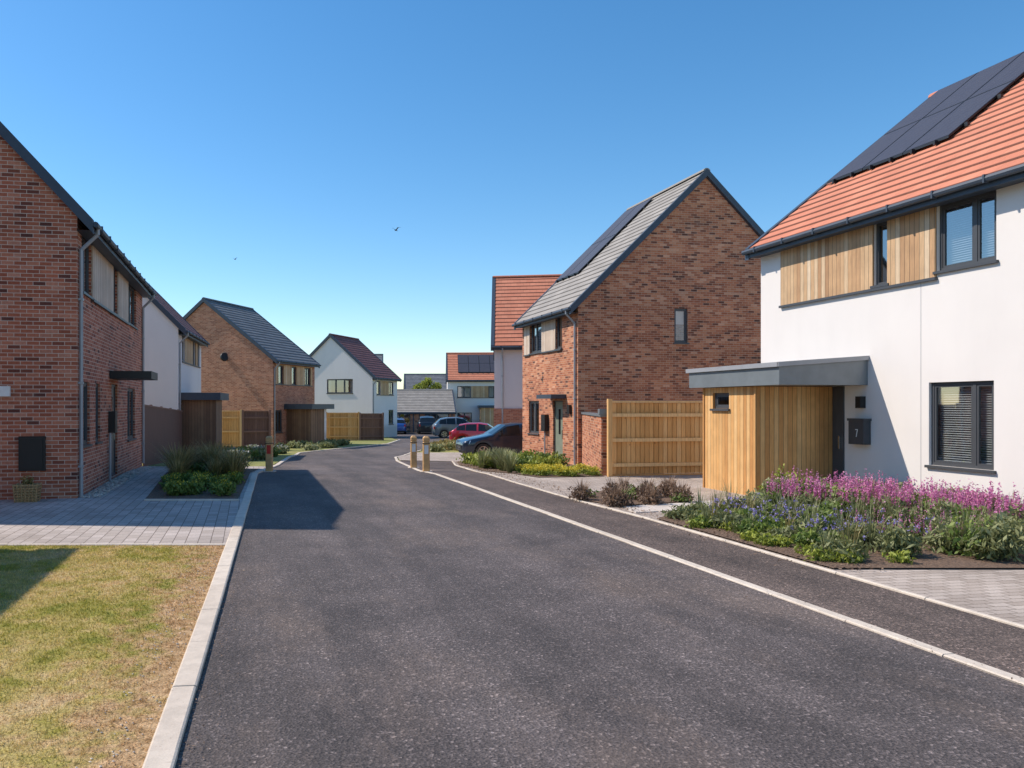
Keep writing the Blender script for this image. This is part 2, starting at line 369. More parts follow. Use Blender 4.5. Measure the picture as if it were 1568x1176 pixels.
sheet('ground',[(-1500,-60),(1500,-60),(1500,2500),(-1500,2500)],-.05,GRASS)
roadL=[(KX(-6),-6),(KX(20.2),20.2),(-3.4,25),(-4.0,33),(-4.1,38),(-2.2,43),(.3,49),(1.2,56),(.5,62),(-1.5,76)]
roadR=[(12,77),(7.5,66),(5,58),(2.9,45),(1.3,38.5),(.45,33.5),(.45,29),(.94,21.8),(RX(19.67),19.67),(RX(-6),-6)]
sheet('road',roadL+roadR,0,ASPH)
fpR=[(7.2,-6),(5.15,6),(4.79,8.17),(4.14,12),(3.6,14.35),(2.95,18),(2.5,21),(2.3,25),(2.5,28.5)]
sheet('footpath',[(RX(-6),-6)]+fpR+[(.45,29),(.94,21.8),(RX(19.67),19.67)],.006,ASPH2)
kerb('kerb',roadL[:8],.15,.04,KERB,1)
kerb('kerb_edging',roadR[::-1][:-2],.11,.016,KERB,-1)
kerb('path_edging',fpR,.055,.028,KERB,-1)
sheet('driveway_paving',[(x+.03,y) for x,y in fpR[:-1]]+[(2.5,28.5),(.6,29.5),(.6,33.5),(1.5,38.4),(9,38.4),(30,38.4),(30,-6)],.014,PAVE)
sheet('verge',[(1.6,38.5),(3.1,45),(5.2,58),(7.6,66),(12,76),(40,76),(40,38.5)],.0,GRASS)
sheet('lawn',[(-14,-6),(KX(-6)-.14,-6),(KX(9.74)-.14,9.74),(-14,9.74)],.022,LAWN)
sheet('left_driveway_paving',[(-20,9.74),(KX(9.74)-.14,9.74),(KX(20.2)-.14,20.2),(-3.55,24),(-20,24)],.026,PAVE_L)
sheet('left_verge',[(-30,24),(-3.55,24),(-4.15,33),(-4.25,38),(-2.35,43.1),(.15,49.1),(1.05,56),(.35,62),(-1.6,76),(-30,76)],.022,GRASS)
sheet('left_path',[(-6.6,24),(-4.6,24),(-5.2,31),(-5.6,38),(-7.4,38),(-7.2,31)],.03,SLAB)
kerb('lawn_edging',[(-14,9.78),(KX(9.78)-.15,9.78)],.05,.034,KERB,1)

# ------------------------------------------------------------ building kit
def frame(O,T,Nn): return lambda a,d,z:(O[0]+T[0]*a+Nn[0]*d,O[1]+T[1]*a+Nn[1]*d,z)
def wallpanel(mb,F,a0,a1,z0,z1,ops,d=0,rev=.1):
    xs=sorted({a0,a1,*[min(max(v,a0),a1) for o in ops for v in o[:2]]}); zs=sorted({z0,z1,*[min(max(v,z0),z1) for o in ops for v in o[2:4]]})
    for i in range(len(xs)-1):
        for j in range(len(zs)-1):
            cx=(xs[i]+xs[i+1])/2; cz=(zs[j]+zs[j+1])/2
            if any(o[0]<cx<o[1] and o[2]<cz<o[3] for o in ops): continue
            mb.poly([F(xs[i],d,zs[j]),F(xs[i+1],d,zs[j]),F(xs[i+1],d,zs[j+1]),F(xs[i],d,zs[j+1])])
    for o in ops:
        A,B,c,e=max(o[0],a0),min(o[1],a1),max(o[2],z0),min(o[3],z1)
        if B<=A or e<=c: continue
        mb.poly([F(A,d,c),F(A,d+rev,c),F(A,d+rev,e),F(A,d,e)]); mb.poly([F(B,d,c),F(B,d+rev,c),F(B,d+rev,e),F(B,d,e)])
        mb.poly([F(A,d,c),F(B,d,c),F(B,d+rev,c),F(A,d+rev,c)]); mb.poly([F(A,d,e),F(B,d,e),F(B,d+rev,e),F(A,d+rev,e)])
def window(K,F,o,d=.05):
    a0,a1,z0,z1=o[:4]; kind=o[4] if len(o)>4 else 'win'; spl=o[5] if len(o)>5 else []; extra=o[6] if len(o)>6 else ''
    f=K['frame']; w=.05
    f.fbox(F,a0+.002,a0+w,d,d+.06,z0,z1); f.fbox(F,a1-w,a1-.002,d,d+.06,z0,z1)
    f.fbox(F,a0+w,a1-w,d,d+.06,z0+.002,z0+w); f.fbox(F,a0+w,a1-w,d,d+.06,z1-w,z1-.002)
    if kind=='door':
        dm=K['door']; dm.fbox(F,a0+w,a1-w,d+.02,d+.05,z0+w,z1-w)
        c=(a0+a1)/2; K['glass2'].fbox(F,c-.08,c+.08,d+.012,d+.018,z0+1.0,z1-.3)
        K['chrome'].fbox(F,a1-w-.1,a1-w-.07,d-.02,d+.018,z0+.85,z0+1.15)
        return
    cuts=[a0+w]+[a0+(a1-a0)*s for s in spl]+[a1-w]
    for s in cuts[1:-1]: f.fbox(F,s-.03,s+.03,d+.001,d+.059,z0+w,z1-w)
    for i in range(len(cuts)-1):
        p=cuts[i]+(.03 if i else 0); q=cuts[i+1]-(.03 if i<len(cuts)-2 else 0)
        if q-p>.25:
            f.fbox(F,p,p+.035,d+.01,d+.045,z0+w,z1-w); f.fbox(F,q-.035,q,d+.01,d+.045,z0+w,z1-w)
            f.fbox(F,p+.035,q-.035,d+.01,d+.045,z0+w,z0+w+.035); f.fbox(F,p+.035,q-.035,d+.01,d+.045,z1-w-.035,z1-w)
    K['glass'].poly([F(a0+w,d+.03,z0+w),F(a1-w,d+.03,z0+w),F(a1-w,d+.03,z1-w),F(a0+w,d+.03,z1-w)])
    f.fbox(F,a0-.04,a1+.04,-.05,d,z0-.045,z0-.001)
    if 'b' in extra:
        z=z0+.08
        while z<z1-.06:
            K['blind'].hexa([F(a0+.06,d+.10,z),F(a1-.06,d+.10,z),F(a1-.06,d+.13,z+.018),F(a0+.06,d+.13,z+.018),F(a0+.06,d+.10,z+.003),F(a1-.06,d+.10,z+.003),F(a1-.06,d+.13,z+.021),F(a0+.06,d+.13,z+.021)]); z+=.038
    if 'c' in extra:
        for s in (0,1):
            for k in range(5):
                u=(a0+.05+k*.045) if s==0 else (a1-.05-(k+1)*.045)
                K['blind'].fbox(F,u,u+.042,d+.12+(k%2)*.03,d+.14+(k%2)*.03,z0+.03,z1-.03)
    if 'r' in extra:
        K['blind'].fbox(F,a0+.06,a1-.06,d+.10,d+.105,z0+(z1-z0)*.55,z1-.05)
def kit(): return {k:MB() for k in('frame','glass','glass2','blind','door','chrome','clad','trim','pipe','solar','black','wall2','white')}

def house(name,org,rot,L,W,zg,zr,m,wall,roofm,front=[],g0=[],gL=[],clad=None,cladmat=None,ovg=.1,ove=.3,solar=None,pipes=(),door=DOORM,wall2=None,extra=None):
    E=empty(name,(org[0],org[1],0),rot)
    K=kit(); wl=MB(); rf=MB()
    zs=lambda y: zr-m*abs(y-W/2)
    zw=zs(0)-.1; zb=zg-.4
    FF=frame((0,0),(1,0),(0,1)); F0=frame((0,0),(0,1),(1,0)); FL=frame((L,0),(0,1),(-1,0)); FB=frame((0,W),(1,0),(0,-1))
    wallpanel(wl,FF,0,L,zb,zw,front); wallpanel(wl,F0,0,W,zb,zw,g0); wallpanel(wl,FL,0,W,zb,zw,gL); wallpanel(wl,FB,0,L,zb,zw,[])
    for x in (0,L): wl.poly([(x,0,zw),(x,W,zw),(x,W/2,zw+m*W/2)])
    for o in front: window(K,FF,o)
    for o in g0: window(K,F0,o)
    for o in gL: window(K,FL,o)
    if clad:
        for (a0,a1,z0,z1) in clad:
            ops=[o for o in front if o[0]<a1 and o[1]>a0 and o[2]<z1 and o[3]>z0]
            wallpanel(K['clad'],FF,a0,a1,z0,z1,ops,d=-.03,rev=.04)
            K['clad'].poly([FF(a0,-.03,z0),FF(a0,0,z0),FF(a0,0,z1),FF(a0,-.03,z1)]); K['clad'].poly([FF(a1,-.03,z0),FF(a1,0,z0),FF(a1,0,z1),FF(a1,-.03,z1)])
            K['frame'].fbox(FF,a0-.02,a1+.02,-.06,.0,z0-.05,z0-.002)
    run=W/2+ove; nc=max(4,round(run*math.sqrt(1+m*m)/.31))
    for s in (0,1):
        Y=(lambda y:y) if s==0 else (lambda y:W-y)
        for i in range(nc):
            y0=-ove+run*i/nc; y1=-ove+run*(i+1)/nc; z0=zs(y0)+.032; z1=zs(y1)+.004
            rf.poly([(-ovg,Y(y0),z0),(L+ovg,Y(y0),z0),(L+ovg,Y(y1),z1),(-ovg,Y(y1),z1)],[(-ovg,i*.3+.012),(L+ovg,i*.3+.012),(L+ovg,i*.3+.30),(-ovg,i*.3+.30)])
            rf.poly([(-ovg,Y(y0),z0-.034),(L+ovg,Y(y0),z0-.034),(L+ovg,Y(y0),z0),(-ovg,Y(y0),z0)],[(-ovg,i*.3+.005),(L+ovg,i*.3+.005),(L+ovg,i*.3+.012),(-ovg,i*.3+.012)])  # riser UVs fall in the painted dark band, as the sun leaves risers unshaded
        ye=Y(-ove); sg=1 if s==0 else -1; ze=zs(-ove)
        K['trim'].hexa([(-ovg,ye,ze-.18),(L+ovg,ye,ze-.18),(L+ovg,ye+.03*sg,ze-.18),(-ovg,ye+.03*sg,ze-.18),(-ovg,ye,ze-.012),(L+ovg,ye,ze-.012),(L+ovg,ye+.03*sg,ze-.012),(-ovg,ye+.03*sg,ze-.012)])
        K['trim'].poly([(-ovg,ye,ze-.16),(L+ovg,ye,ze-.16),(L+ovg,Y(.0),ze-.16),(-ovg,Y(.0),ze-.16)])
        gy=ye-.055*sg
        K['trim'].tube((-ovg-.02,gy,ze-.05),(L+ovg+.02,gy,ze-.05),.055,n=8)
        xb_=.3
        while xb_<L: K['trim'].box(xb_,xb_+.03,min(gy-.06,gy+.06),max(gy-.06,gy+.06),ze-.115,ze+.012); xb_+=.9
        for (xa,xb) in ((-ovg-.03,.004),(L-.004,L+ovg+.03)):
            P=[(Y(-ove-.01),ze+.045),(Y(W/2),zr+.05),(Y(W/2),zr-.20),(Y(-ove-.01),ze-.22)]
            c=[(xa,p[0],p[1]) for p in P]+[(xb,p[0],p[1]) for p in P]
            K['trim'].hexa(c)
    x=-ovg
    while x<L+ovg-.05:
        x2=min(x+.44,L+ovg)
        n=6
        A=[(x+.005,W/2+math.cos(math.pi*k/n)*.13,zr-.03+math.sin(math.pi*k/n)*.11) for k in range(n+1)]
        B=[(x2,p[1],p[2]) for p in A]
        for k in range(n): rf.poly([A[k],A[k+1],B[k+1],B[k]],[(0.05,.1),(.3,.1),(.3,.2),(.05,.2)])
        rf.poly(A); rf.poly(B); x=x2
    for px in pipes:
        sgy=-ove-.055; ze=zs(-ove)
        K['pipe'].tube((px,sgy,ze-.08),(px,sgy,ze-.2),.036); K['pipe'].tube((px,sgy,ze-.19),(px,-.05,ze-.5),.036); K['pipe'].tube((px,-.05,ze-.49),(px,-.05,zg+.02),.036)
        for zz in (zg+.6,zg+2.2,zg+3.8): K['pipe'].box(px-.05,px+.05,-.09,-.001,zz,zz+.04)
    if solar:
        x0,x1,t0,t1,nx,ny=solar
        for i in range(nx):
            for j in range(ny):
                xa=x0+(x1-x0)*i/nx+.008; xb=x0+(x1-x0)*(i+1)/nx-.008; ya=t0+(t1-t0)*j/ny+.006; yb=t0+(t1-t0)*(j+1)/ny-.006
                h=.13; K['black'].hexa([(xa,ya,zs(ya)+h-.045),(xb,ya,zs(ya)+h-.045),(xb,yb,zs(yb)+h-.045),(xa,yb,zs(yb)+h-.045),(xa,ya,zs(ya)+h),(xb,ya,zs(ya)+h),(xb,yb,zs(yb)+h),(xa,yb,zs(yb)+h)])
                e=.02; K['solar'].poly([(xa+e,ya+e,zs(ya+e)+h+.004),(xb-e,ya+e,zs(ya+e)+h+.004),(xb-e,yb-e,zs(yb-e)+h+.004),(xa+e,yb-e,zs(yb-e)+h+.004)])
        for i in range(nx*2):
            xx=x0+(x1-x0)*(i+.5)/(nx*2); K['black'].box(xx-.02,xx+.02,t0-.06,t0+.06,zs(t0)+.03,zs(t0)+.12)
        for k in (.25,.75):
            for j in range(ny):
                yy=t0+(t1-t0)*(j+k)/ny; K['black'].box(x1-.03,x1+.07,yy-.03,yy+.03,zs(yy)+.02,zs(yy)+.10)
    if extra: extra(E,K,zs)
    wl.obj('walls',wall,E); rf.obj('roof',roofm,E)
    for k,mt,nm in (('frame',FRAME,'window_frames'),('glass',GLASS,'window_glass'),('glass2',CGLASS,'door_glass'),('blind',BLIND,'blinds'),('door',door,'front_door'),('chrome',CHROME,'door_handle'),
                 ('clad',cladmat or W_LARCH,'timber_cladding'),('trim',TRIM,'fascia_and_gutters'),('pipe',PIPE,'downpipe'),('solar',SOLAR,'solar_panels'),('black',BLACK,'black_fittings'),('wall2',wall2 or BR_E,'lower_brickwork'),('white',WHITEP,'white_fittings')):
        K[k].obj(nm,mt,E)
    return E

R=math.radians
def exA(E,K,zs):
    K['black'].box(3.45,4.75,-.95,.0,2.42,2.60); K['black'].box(3.3,3.55,-.16,-.002,1.15,1.65)
    K['black'].box(-.06,-.002,.56,1.03,.56,1.21); K['black'].box(-.075,-.06,.60,.99,.60,1.17)
    K['white'].box(-.07,-.002,1.18,1.36,1.96,2.15)
    K['pipe'].tube((3.2,-.06,1.15),(3.2,-.06,.05),.03)
house('brick_house',(-5.834,14.65),R(100),9.17,8,0,9.87,1.07,BR_A,T_GREY,
  front=[(.4,1.35,4.02,5.16,'win',[.5],'r'),(3.86,4.55,4.02,5.16,'win',[]),(6.2,7.85,4.02,5.16,'win',[.5],'c'),(.35,1.2,1.0,2.26,'win',[.5],'r'),(1.8,2.35,1.0,2.26,'win',[],'r'),(3.75,4.6,.08,2.3,'door'),(6.2,7.6,.85,2.26,'win',[.5],'c')],
  clad=[(1.36,6.19,4.0,5.16)],cladmat=W_PALE,pipes=(.12,9.0),extra=exA,door=DOORD)
# neighbouring house further to the left (mostly out of view, its shade falls on the lawn)
house('brick_house',(-7.40,2.78),R(100),8.1,8,0,9.5,1.0,BR_A,T_GREY,front=[(1,2.2,4,5.1,'win',[.5]),(5,6.2,4,5.1,'win',[.5]),(1,2.2,.9,2.2,'win',[.5]),(4,5,.05,2.2,'door')],pipes=(.12,))
def exB(E,K,zs):
    K['door'].box(.35,2.4,-1.45,-.002,-.6,2.0); K['trim'].box(.15,3.3,-1.65,-.004,2.0,2.3)
house('white_house',(-8.275,31),R(95.2),6.3,8,-.38,9.1,1.0,WHITE2,T_MAROON,
  front=[(.9,1.5,3.6,4.75,'win',[]),(3.6,4.4,3.6,4.75,'win',[.5]),(5.0,5.8,3.6,4.75,'win',[]),(4.4,5.6,.5,1.8,'win',[.5])],clad=[(1.52,5.0,3.6,4.75)],cladmat=W_LARCH,pipes=(.12,),extra=exB,door=W_DARK)
def exC(E,K,zs):
    K['door'].box(1.6,3.4,-1.6,-.002,-1,1.55); K['wall2'].box(3.4,3.9,-1.5,-.003,-1,1.55); K['trim'].box(1.3,4.3,-1.85,-.004,1.552,1.85)
    K['black'].tube((-.03,3.2,4.55),(-.12,3.2,4.55),.02); K['black'].tube((-.10,3.2,4.6),(-.16,3.1,4.62),.26,.24,12)
house('brick_house',(-6.34,44),R(68.6),5.3,9.26,-.65,8.1,.76,BR_C,T_DARK,
  front=[(.6,1.2,3.0,4.1,'win',[]),(2.2,2.8,3.0,4.1,'win',[]),(3.9,4.7,3.0,4.1,'win',[.5]),(.25,1.1,.2,1.5,'win',[.5])],clad=[(.3,4.9,3.0,4.15)],cladmat=W_LARCH,pipes=(.12,),extra=exC,door=W_DARK,wall2=WHITE2)
house('white_house',(-.9,60),R(66.4),5,7.36,-.8,7.43,.88,WHITE2,T_MAROON,
  front=[(.8,1.5,2.6,3.7,'win',[]),(3.2,4.2,2.6,3.7,'win',[.5]),(3.2,4.2,.2,1.4,'win',[.5])],g0=[(1.7,4.0,2.72,3.85,'win',[.33,.66],'c')],clad=[(1.52,3.2,2.6,3.7)],pipes=(.12,))
house('grey_roof_house',(-3.2,82),R(0),3.0,7,-.9,7.4,.8,WHITE2,T_DARK)
house('bungalow',(2.6,93),0,9,5,-.9,5.6,.7,BR_C,T_DARK,front=[(2,3.2,.4,1.6,'win',[.5])])
def exF(E,K,zs):
    for x in (.15,3.95):
        K['trim'].box(x-.1,x,-.04,.1,-1,1.05); K['trim'].box(x+3.1,x+3.2,-.04,.1,-1,1.05)
house('garage_block',(-.4,76),0,7.4,7,-.9,3.35,.6,BR_C,T_GREY,front=[(.9,3.0,-.9,.95,'win',[.5]),(4.4,6.8,-.9,.95,'win',[.5])],extra=exF)
def exG(E,K,zs):
    K['clad'].box(3.3,5.2,-1.3,-.002,-1.2,1.5); K['trim'].box(3.1,5.5,-1.5,-.003,1.502,1.75)
house('white_house',(6.6,80),R(-4),6.2,7,-.9,7.4,.80,WHITE,T_RED,
  front=[(1.0,2.4,2.55,3.75,'win',[.5]),(4.2,4.8,2.55,3.75,'win',[]),(1.0,2.5,-.2,1.0,'win',[.5])],clad=[(2.42,5.4,2.55,3.75)],solar=(1.1,5.6,.6,3.1,4,2),extra=exG)
def exH(E,K,zs):
    K['wall2'].box(-.03,5,-.05,-.002,-1,1.62)
house('white_house',(5.44,38),R(-9),6.5,8,-.6,8.75,.95,WHITE,T_RED,front=[(1.9,2.9,2.9,4.1,'win',[.5])],pipes=(.4,),extra=exH,wall2=BR_C,ovg=.14)
def exE(E,K,zs):
    K['trim'].box(2.9,4.25,-.55,-.002,2.02,2.16)
    K['black'].box(2.35,2.7,-.16,-.002,.85,1.45); K['pipe'].tube((2.5,-.07,.85),(2.5,-.07,-.25),.03)
    K['black'].box(4.55,4.7,-.1,-.002,1.5,1.8)
house('brick_house',(5.467,30.42),R(-80),5.2,9.16,-.2,9.72,.97,BR_E,T_GREY,
  front=[(.85,2.05,3.76,4.93,'win',[.45],'r'),(3.35,3.9,3.76,4.93,'win',[]),(.7,1.75,.72,1.95,'win',[.5],'c'),(3.1,3.95,-.22,1.95,'door')],
  gL=[(3.44,3.93,3.89,5.05,'win',[],'r')],clad=[(2.07,3.85,3.74,4.95),(.25,.84,3.74,4.95)],cladmat=W_PALE,solar=(.0,2.2,1.35,4.35,2,2),pipes=(5.05,),extra=exE)
def exW(E,K,zs):
    F=frame((0,-1.7),(1,0),(0,1))
    ops=[(.78,1.34,1.72,2.05,'win',[],'')]
    cl=K['door']
    wallpanel(cl,F,.46,2.18,-.1,2.16,ops)
    window(K,F,ops[0])
    S=frame((2.18,-1.7),(0,1),(-1,0)); wallpanel(cl,S,0,1.7,-.1,2.16,[])
    S=frame((.46,-1.7),(0,1),(1,0)); wallpanel(cl,S,0,1.7,-.1,2.16,[])
    cl.box(2.16,2.20,-1.72,-1.68,-.1,2.16); cl.box(.44,.48,-1.72,-1.68,-.1,2.16)
    K['black'].box(.45,2.19,-1.69,-.01,-.1,.035)
    a=[(.13,-1.85),(3.05,-1.85),(3.05,-.003),(.13,-.003)]
    K['white'].hexa([(x,y,2.17) for x,y in a]+[(.13,-1.85,2.55),(3.05,-1.85,2.55),(3.05,-.003,2.68),(.13,-.003,2.68)])
    K['pipe'].box(.08,3.1,-1.9,-1.84,2.50,2.585)
    K['pipe'].hexa([(3.052,-1.9,2.50),(3.09,-1.9,2.50),(3.09,0,2.64),(3.052,0,2.64),(3.052,-1.9,2.585),(3.09,-1.9,2.585),(3.09,0,2.72),(3.052,0,2.72)])
    K['frame'].box(2.2,2.48,-.03,-.002,.05,2.16); K['chrome'].box(2.40,2.43,-.08,-.03,.95,1.2)
    K['black'].box(2.88,3.0,-.12,-.002,1.74,1.96)
    K['frame'].box(2.76,3.12,-.16,-.002,1.06,1.52); K['frame'].box(2.74,3.14,-.175,-.002,1.5,1.545)
    K['wall2'].box(2.93,2.99,-.166,-.161,1.33,1.345); K['wall2'].hexa([(2.945,-.166,1.2),(2.96,-.166,1.2),(2.96,-.161,1.2),(2.945,-.161,1.2),(2.975,-.166,1.33),(2.99,-.166,1.33),(2.99,-.161,1.33),(2.975,-.161,1.33)])
    K['pipe'].tube((3.05,-.08,.0),(3.05,-.08,.3),.025); K['pipe'].tube((3.2,-.08,.0),(3.2,-.08,.22),.02)
    K['pipe'].box(4.2,4.206,-.003,-.001,.1,3.9)
WH=house('white_house',(8.51,17.4),R(-80),9.5,9.2,0,9.11,.78,WHITE,T_RED,
  front=[(3.19,3.52,4.0,5.15,'win',[]),(4.52,5.56,4.04,5.15,'win',[.62],'b'),(4.36,5.52,.78,2.18,'win',[.68],'b'),(7.2,8.4,4.04,5.15,'win',[.5]),(7.2,8.4,.78,2.18,'win',[.5])],
  clad=[(.69,4.51,3.95,5.15)],cladmat=W_LARCH,solar=(.15,3.25,1.55,4.5,3,2),extra=exW,door=W_PORCH,wall2=WHITEP)
for o in WH.children:
    if o.name.startswith('white_fittings'): o.data.materials[0]=GREYM; o.name='porch_canopy'

# ------------------------------------------------------------ fences / walls
def fence(name,P0,P1,h,mat,front=1,rails=3,post=1.8):
    mb=MB(); L=math.hypot(P1[0]-P0[0],P1[1]-P0[1]); T=((P1[0]-P0[0])/L,(P1[1]-P0[1])/L); Nn=(-T[1]*front,T[0]*front)
    F0=lambda a,d,z:(P0[0]+T[0]*a+Nn[0]*d,P0[1]+T[1]*a+Nn[1]*d,z+g(P0[1]+T[1]*a))
    n=int(L/.125)
    for i in range(n):
        a=L*i/n; tp=h-.05+random.uniform(-.006,.006)
        mb.fbox(F0,a+.006,a+L/n-.008,.0+random.uniform(0,.012),.025,.06,tp,random.random()*.8)
    mb.fbox(F0,0,L,.026,.03,.06,h-.05,0)
    mb.fbox(F0,0,L,-.04,.05,h-.045,h,.9); mb.fbox(F0,0,L,-.01,.024,-.1,.055,.1)
    for k in range(rails): z=.25+(h-.65)*k/(rails-1); mb.fbox(F0,0,L,-.07,-.004,z,z+.085,.6+.4*random.random())
    np_=max(1,round(L/post))
    for i in range(np_+1): c=L*i/np_; mb.fbox(F0,c-.055,c+.055,-.15,-.072,-.1,h+.05,.5+.5*random.random())
    return mb.obj(name,mat)
fence('garden_fence',(5.6,19.3),(8.45,19.8),1.9,F_LIGHT,1,3,2.0)
fence('garden_fence',(-8.1,30.8),(-7.45,23.8),1.95,F_DARK,1)
fence('garden_fence',(-8.6,40),(-7.4,40),2.1,F_LIGHT); fence('garden_fence',(-7.35,40),(-6.0,40.4),2.1,F_DARK)
fence('garden_fence',(-4.1,55),(-1.8,55),2.0,F_LIGHT); fence('garden_fence',(-1.75,55),(-.1,55.5),1.95,F_DARK)
mb=MB()
P0,P1=Vector((5.5,19.5)),Vector((6.5,25.3)); T=(P1-P0).normalized(); L=(P1-P0).length
F=lambda a,d,z:(P0.x+T.x*a+T.y*d,P0.y+T.y*a-T.x*d,z)
mb.fbox(F,0,L,0,.215,-.4,1.5)
E=empty('brick_garden_wall'); mb.obj('wall',BR_E,E); mb=MB(); mb.fbox(F,-.02,L,-.03,.245,1.502,1.56); mb.fbox(F,-.05,.35,-.05,.265,1.562,1.70); mb.obj('coping',GREYM,E)

# ------------------------------------------------------------ bollards
def bollard(x,y,red=False):
    z=g(y); E=empty('timber_bollard',(x,y,z))
    mb=MB(); s=.095; c=.025
    def ring(s,z): return [(s-c,-s,z),(s,-s+c,z),(s,s-c,z),(s-c,s,z),(-s+c,s,z),(-s,s-c,z),(-s,-s+c,z),(-s+c,-s,z)]
    rs=[ring(s,-.05),ring(s,.80),ring(s*.9,.815),ring(s*.9,.835),ring(s,.85),ring(s,.93),ring(s*.6,.985)]
    for A,B in zip(rs[:-1],rs[1:]):
        for k in range(8): mb.poly([A[k],A[(k+1)%8],B[(k+1)%8],B[k]])
    mb.poly(rs[-1]); mb.obj('post',POSTW,E)
    m2=MB(); m2.box(-.055,.055,-s-.008,-s-.001,.50,.74); m2.obj('reflector',REDP if red else WHITEP,E)
    m3=MB(); m3.box(-s-.006,s+.006,-s-.006,s+.006,.78,.80); m3.obj('band',BLACK,E)
    m4=MB(); m4.box(-.17,.17,-.17,.17,-.03,.02); m4.obj('footing',KERB,E)
bollard(-3.17,21.3,True); bollard(.90,23.4); bollard(1.16,21.2)

# ------------------------------------------------------------ vegetation
def inpoly(x,y,P):
    c=False; j=len(P)-1
    for i in range(len(P)):
        if (P[i][1]>y)!=(P[j][1]>y) and x<(P[j][0]-P[i][0])*(y-P[i][1])/(P[j][1]-P[i][1])+P[i][0]: c=not c
        j=i
    return c
def leaves(name,blobs,size,mat,parent=None,elong=1.6,seed=1):
    rs=np.random.RandomState(seed); VV=[];RR=[]
    for (x,y,z,rx,ry,rz,n) in blobs:
        n=int(n); d=rs.normal(size=(n,3)); d/=np.linalg.norm(d,axis=1)[:,None]
        lump=1+.25*np.sin(d[:,0]*5+x*9)*np.cos(d[:,1]*6+y*7)+.18*np.sin(d[:,2]*9+x)
        r=(rs.rand(n)**.45)*lump
        p=d*r[:,None]*np.array([rx,ry,rz])+np.array([x,y,z])
        a=rs.normal(size=(n,3)); a[:,2]=np.abs(a[:,2])+.3; a/=np.linalg.norm(a,axis=1)[:,None]
        b=np.cross(a,rs.normal(size=(n,3))); b/=np.linalg.norm(b,axis=1)[:,None]
        s=(size*(.6+.8*rs.rand(n)))[:,None]; a=a*s*elong*.5; b=b*s*.5
        VV.append(np.stack([p-a,p+b*.8,p+a,p-b*.8],1).reshape(-1,3))
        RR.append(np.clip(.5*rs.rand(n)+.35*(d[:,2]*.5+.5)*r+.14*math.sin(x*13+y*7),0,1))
    if not VV: return
    return npmesh(name,np.concatenate(VV),4,np.concatenate(RR),mat,parent)
def blades(name,bases,h,spread,w,mat,parent=None,seed=1,nper=60):
    rs=np.random.RandomState(seed); VV=[];RR=[]
    for (x,y,z,s) in bases:
        n=nper; an=rs.rand(n)*6.283; le=rs.rand(n)**.7*spread*s; hh=h*s*(.6+.5*rs.rand(n))
        bx=x+np.cos(an)*.06*s*rs.rand(n); by=y+np.sin(an)*.06*s*rs.rand(n)
        b=np.stack([bx,by,np.full(n,z)],1); tip=b+np.stack([np.cos(an)*le,np.sin(an)*le,hh],1); mid=b*.5+tip*.5+np.stack([0*an,0*an,hh*.18],1)
        q=np.stack([-np.sin(an)*w,np.cos(an)*w,0*an],1)
        VV.append(np.stack([b-q,b+q,mid+q,mid-q],1).reshape(-1,3)); VV.append(np.stack([mid-q,mid+q,tip+q*.15,tip-q*.15],1).reshape(-1,3))
        r=rs.rand(n); RR+=[r*.8,np.clip(r+.15,0,1)]
    return npmesh(name,np.concatenate(VV),4,np.concatenate(RR),mat,parent)
def spikes(name,pts,h,r,mat,parent=None,seed=3,n=22,size=.016):
    rs=np.random.RandomState(seed); bl=[]
    for (x,y,z) in pts:
        hh=h*(.5+.7*rs.rand()); bl.append((x,y,z+hh/2,r,r,hh/2,n))
    return leaves(name,bl,size,mat,parent,1.2,seed)
def fill(P,n,seed):
    rs=random.Random(seed); xs=[p[0] for p in P]; ys=[p[1] for p in P]; out=[]
    t=0
    while len(out)<n and t<20000:
        t+=1; x=rs.uniform(min(xs),max(xs)); y=rs.uniform(min(ys),max(ys))
        if inpoly(x,y,P): out.append((x,y))
    return out

# big bed by the white house
E=empty('flower_bed')
bed=[(4.86,8.35),(4.25,12.0),(4.7,12.55),(6.6,13.6),(8.95,14.6),(10.0,8.9),(10.0,8.35)]
sheet('soil',bed,.035,SOIL,E)
core=[(5.1,8.75),(4.5,11.9),(6.6,13.3),(8.8,14.2),(9.75,9.2),(9.75,8.65)]
rnd=random.Random(4)
pts=fill(core,118,11)
sg=[];gr=[]
for x,y in pts:
    dist=(x-(4.2+.17*(13-y))); hgt=min(.42,.14+.12*dist)*rnd.uniform(.65,1.15); r=rnd.uniform(.16,.32)
    (sg if rnd.random()<.66 else gr).append((x,y,.03+hgt*.5,r,r,hgt*.55,600))
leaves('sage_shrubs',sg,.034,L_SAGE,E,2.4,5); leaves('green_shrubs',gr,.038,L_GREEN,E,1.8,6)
rp=[(x,y,.26+.05*rnd.random()) for x,y in fill([(6.3,12.7),(7.2,13.5),(8.5,13.2),(9.7,9.4),(8.3,9.2),(7.5,10.8)],760,13)]
spikes('magenta_flower_spikes',rp,.38,.020,P_PINK,E,8,30,.022)
rp=[(x,y,.14) for x,y in fill([(6.3,9.2),(6.1,10.4),(9.0,10.2),(9.4,9.0)],110,19)]
spikes('pink_flower_spikes',rp,.36,.014,P_PINK,E,18,18,.017)
bp=[(x,y,rnd.uniform(.16,.32)) for x,y in fill([(5.0,10.2),(4.9,12),(6.2,12.6),(7.4,9.4),(5.8,9.0)],190,14)]
spikes('violet_flowers',bp,.09,.03,P_BLUE,E,9,10,.02)
blades('tall_stems',[(x,y,.1,rnd.uniform(.6,1.15)) for x,y in fill(core,80,15)],.44,.2,.0035,L_SAGE,E,4,26)
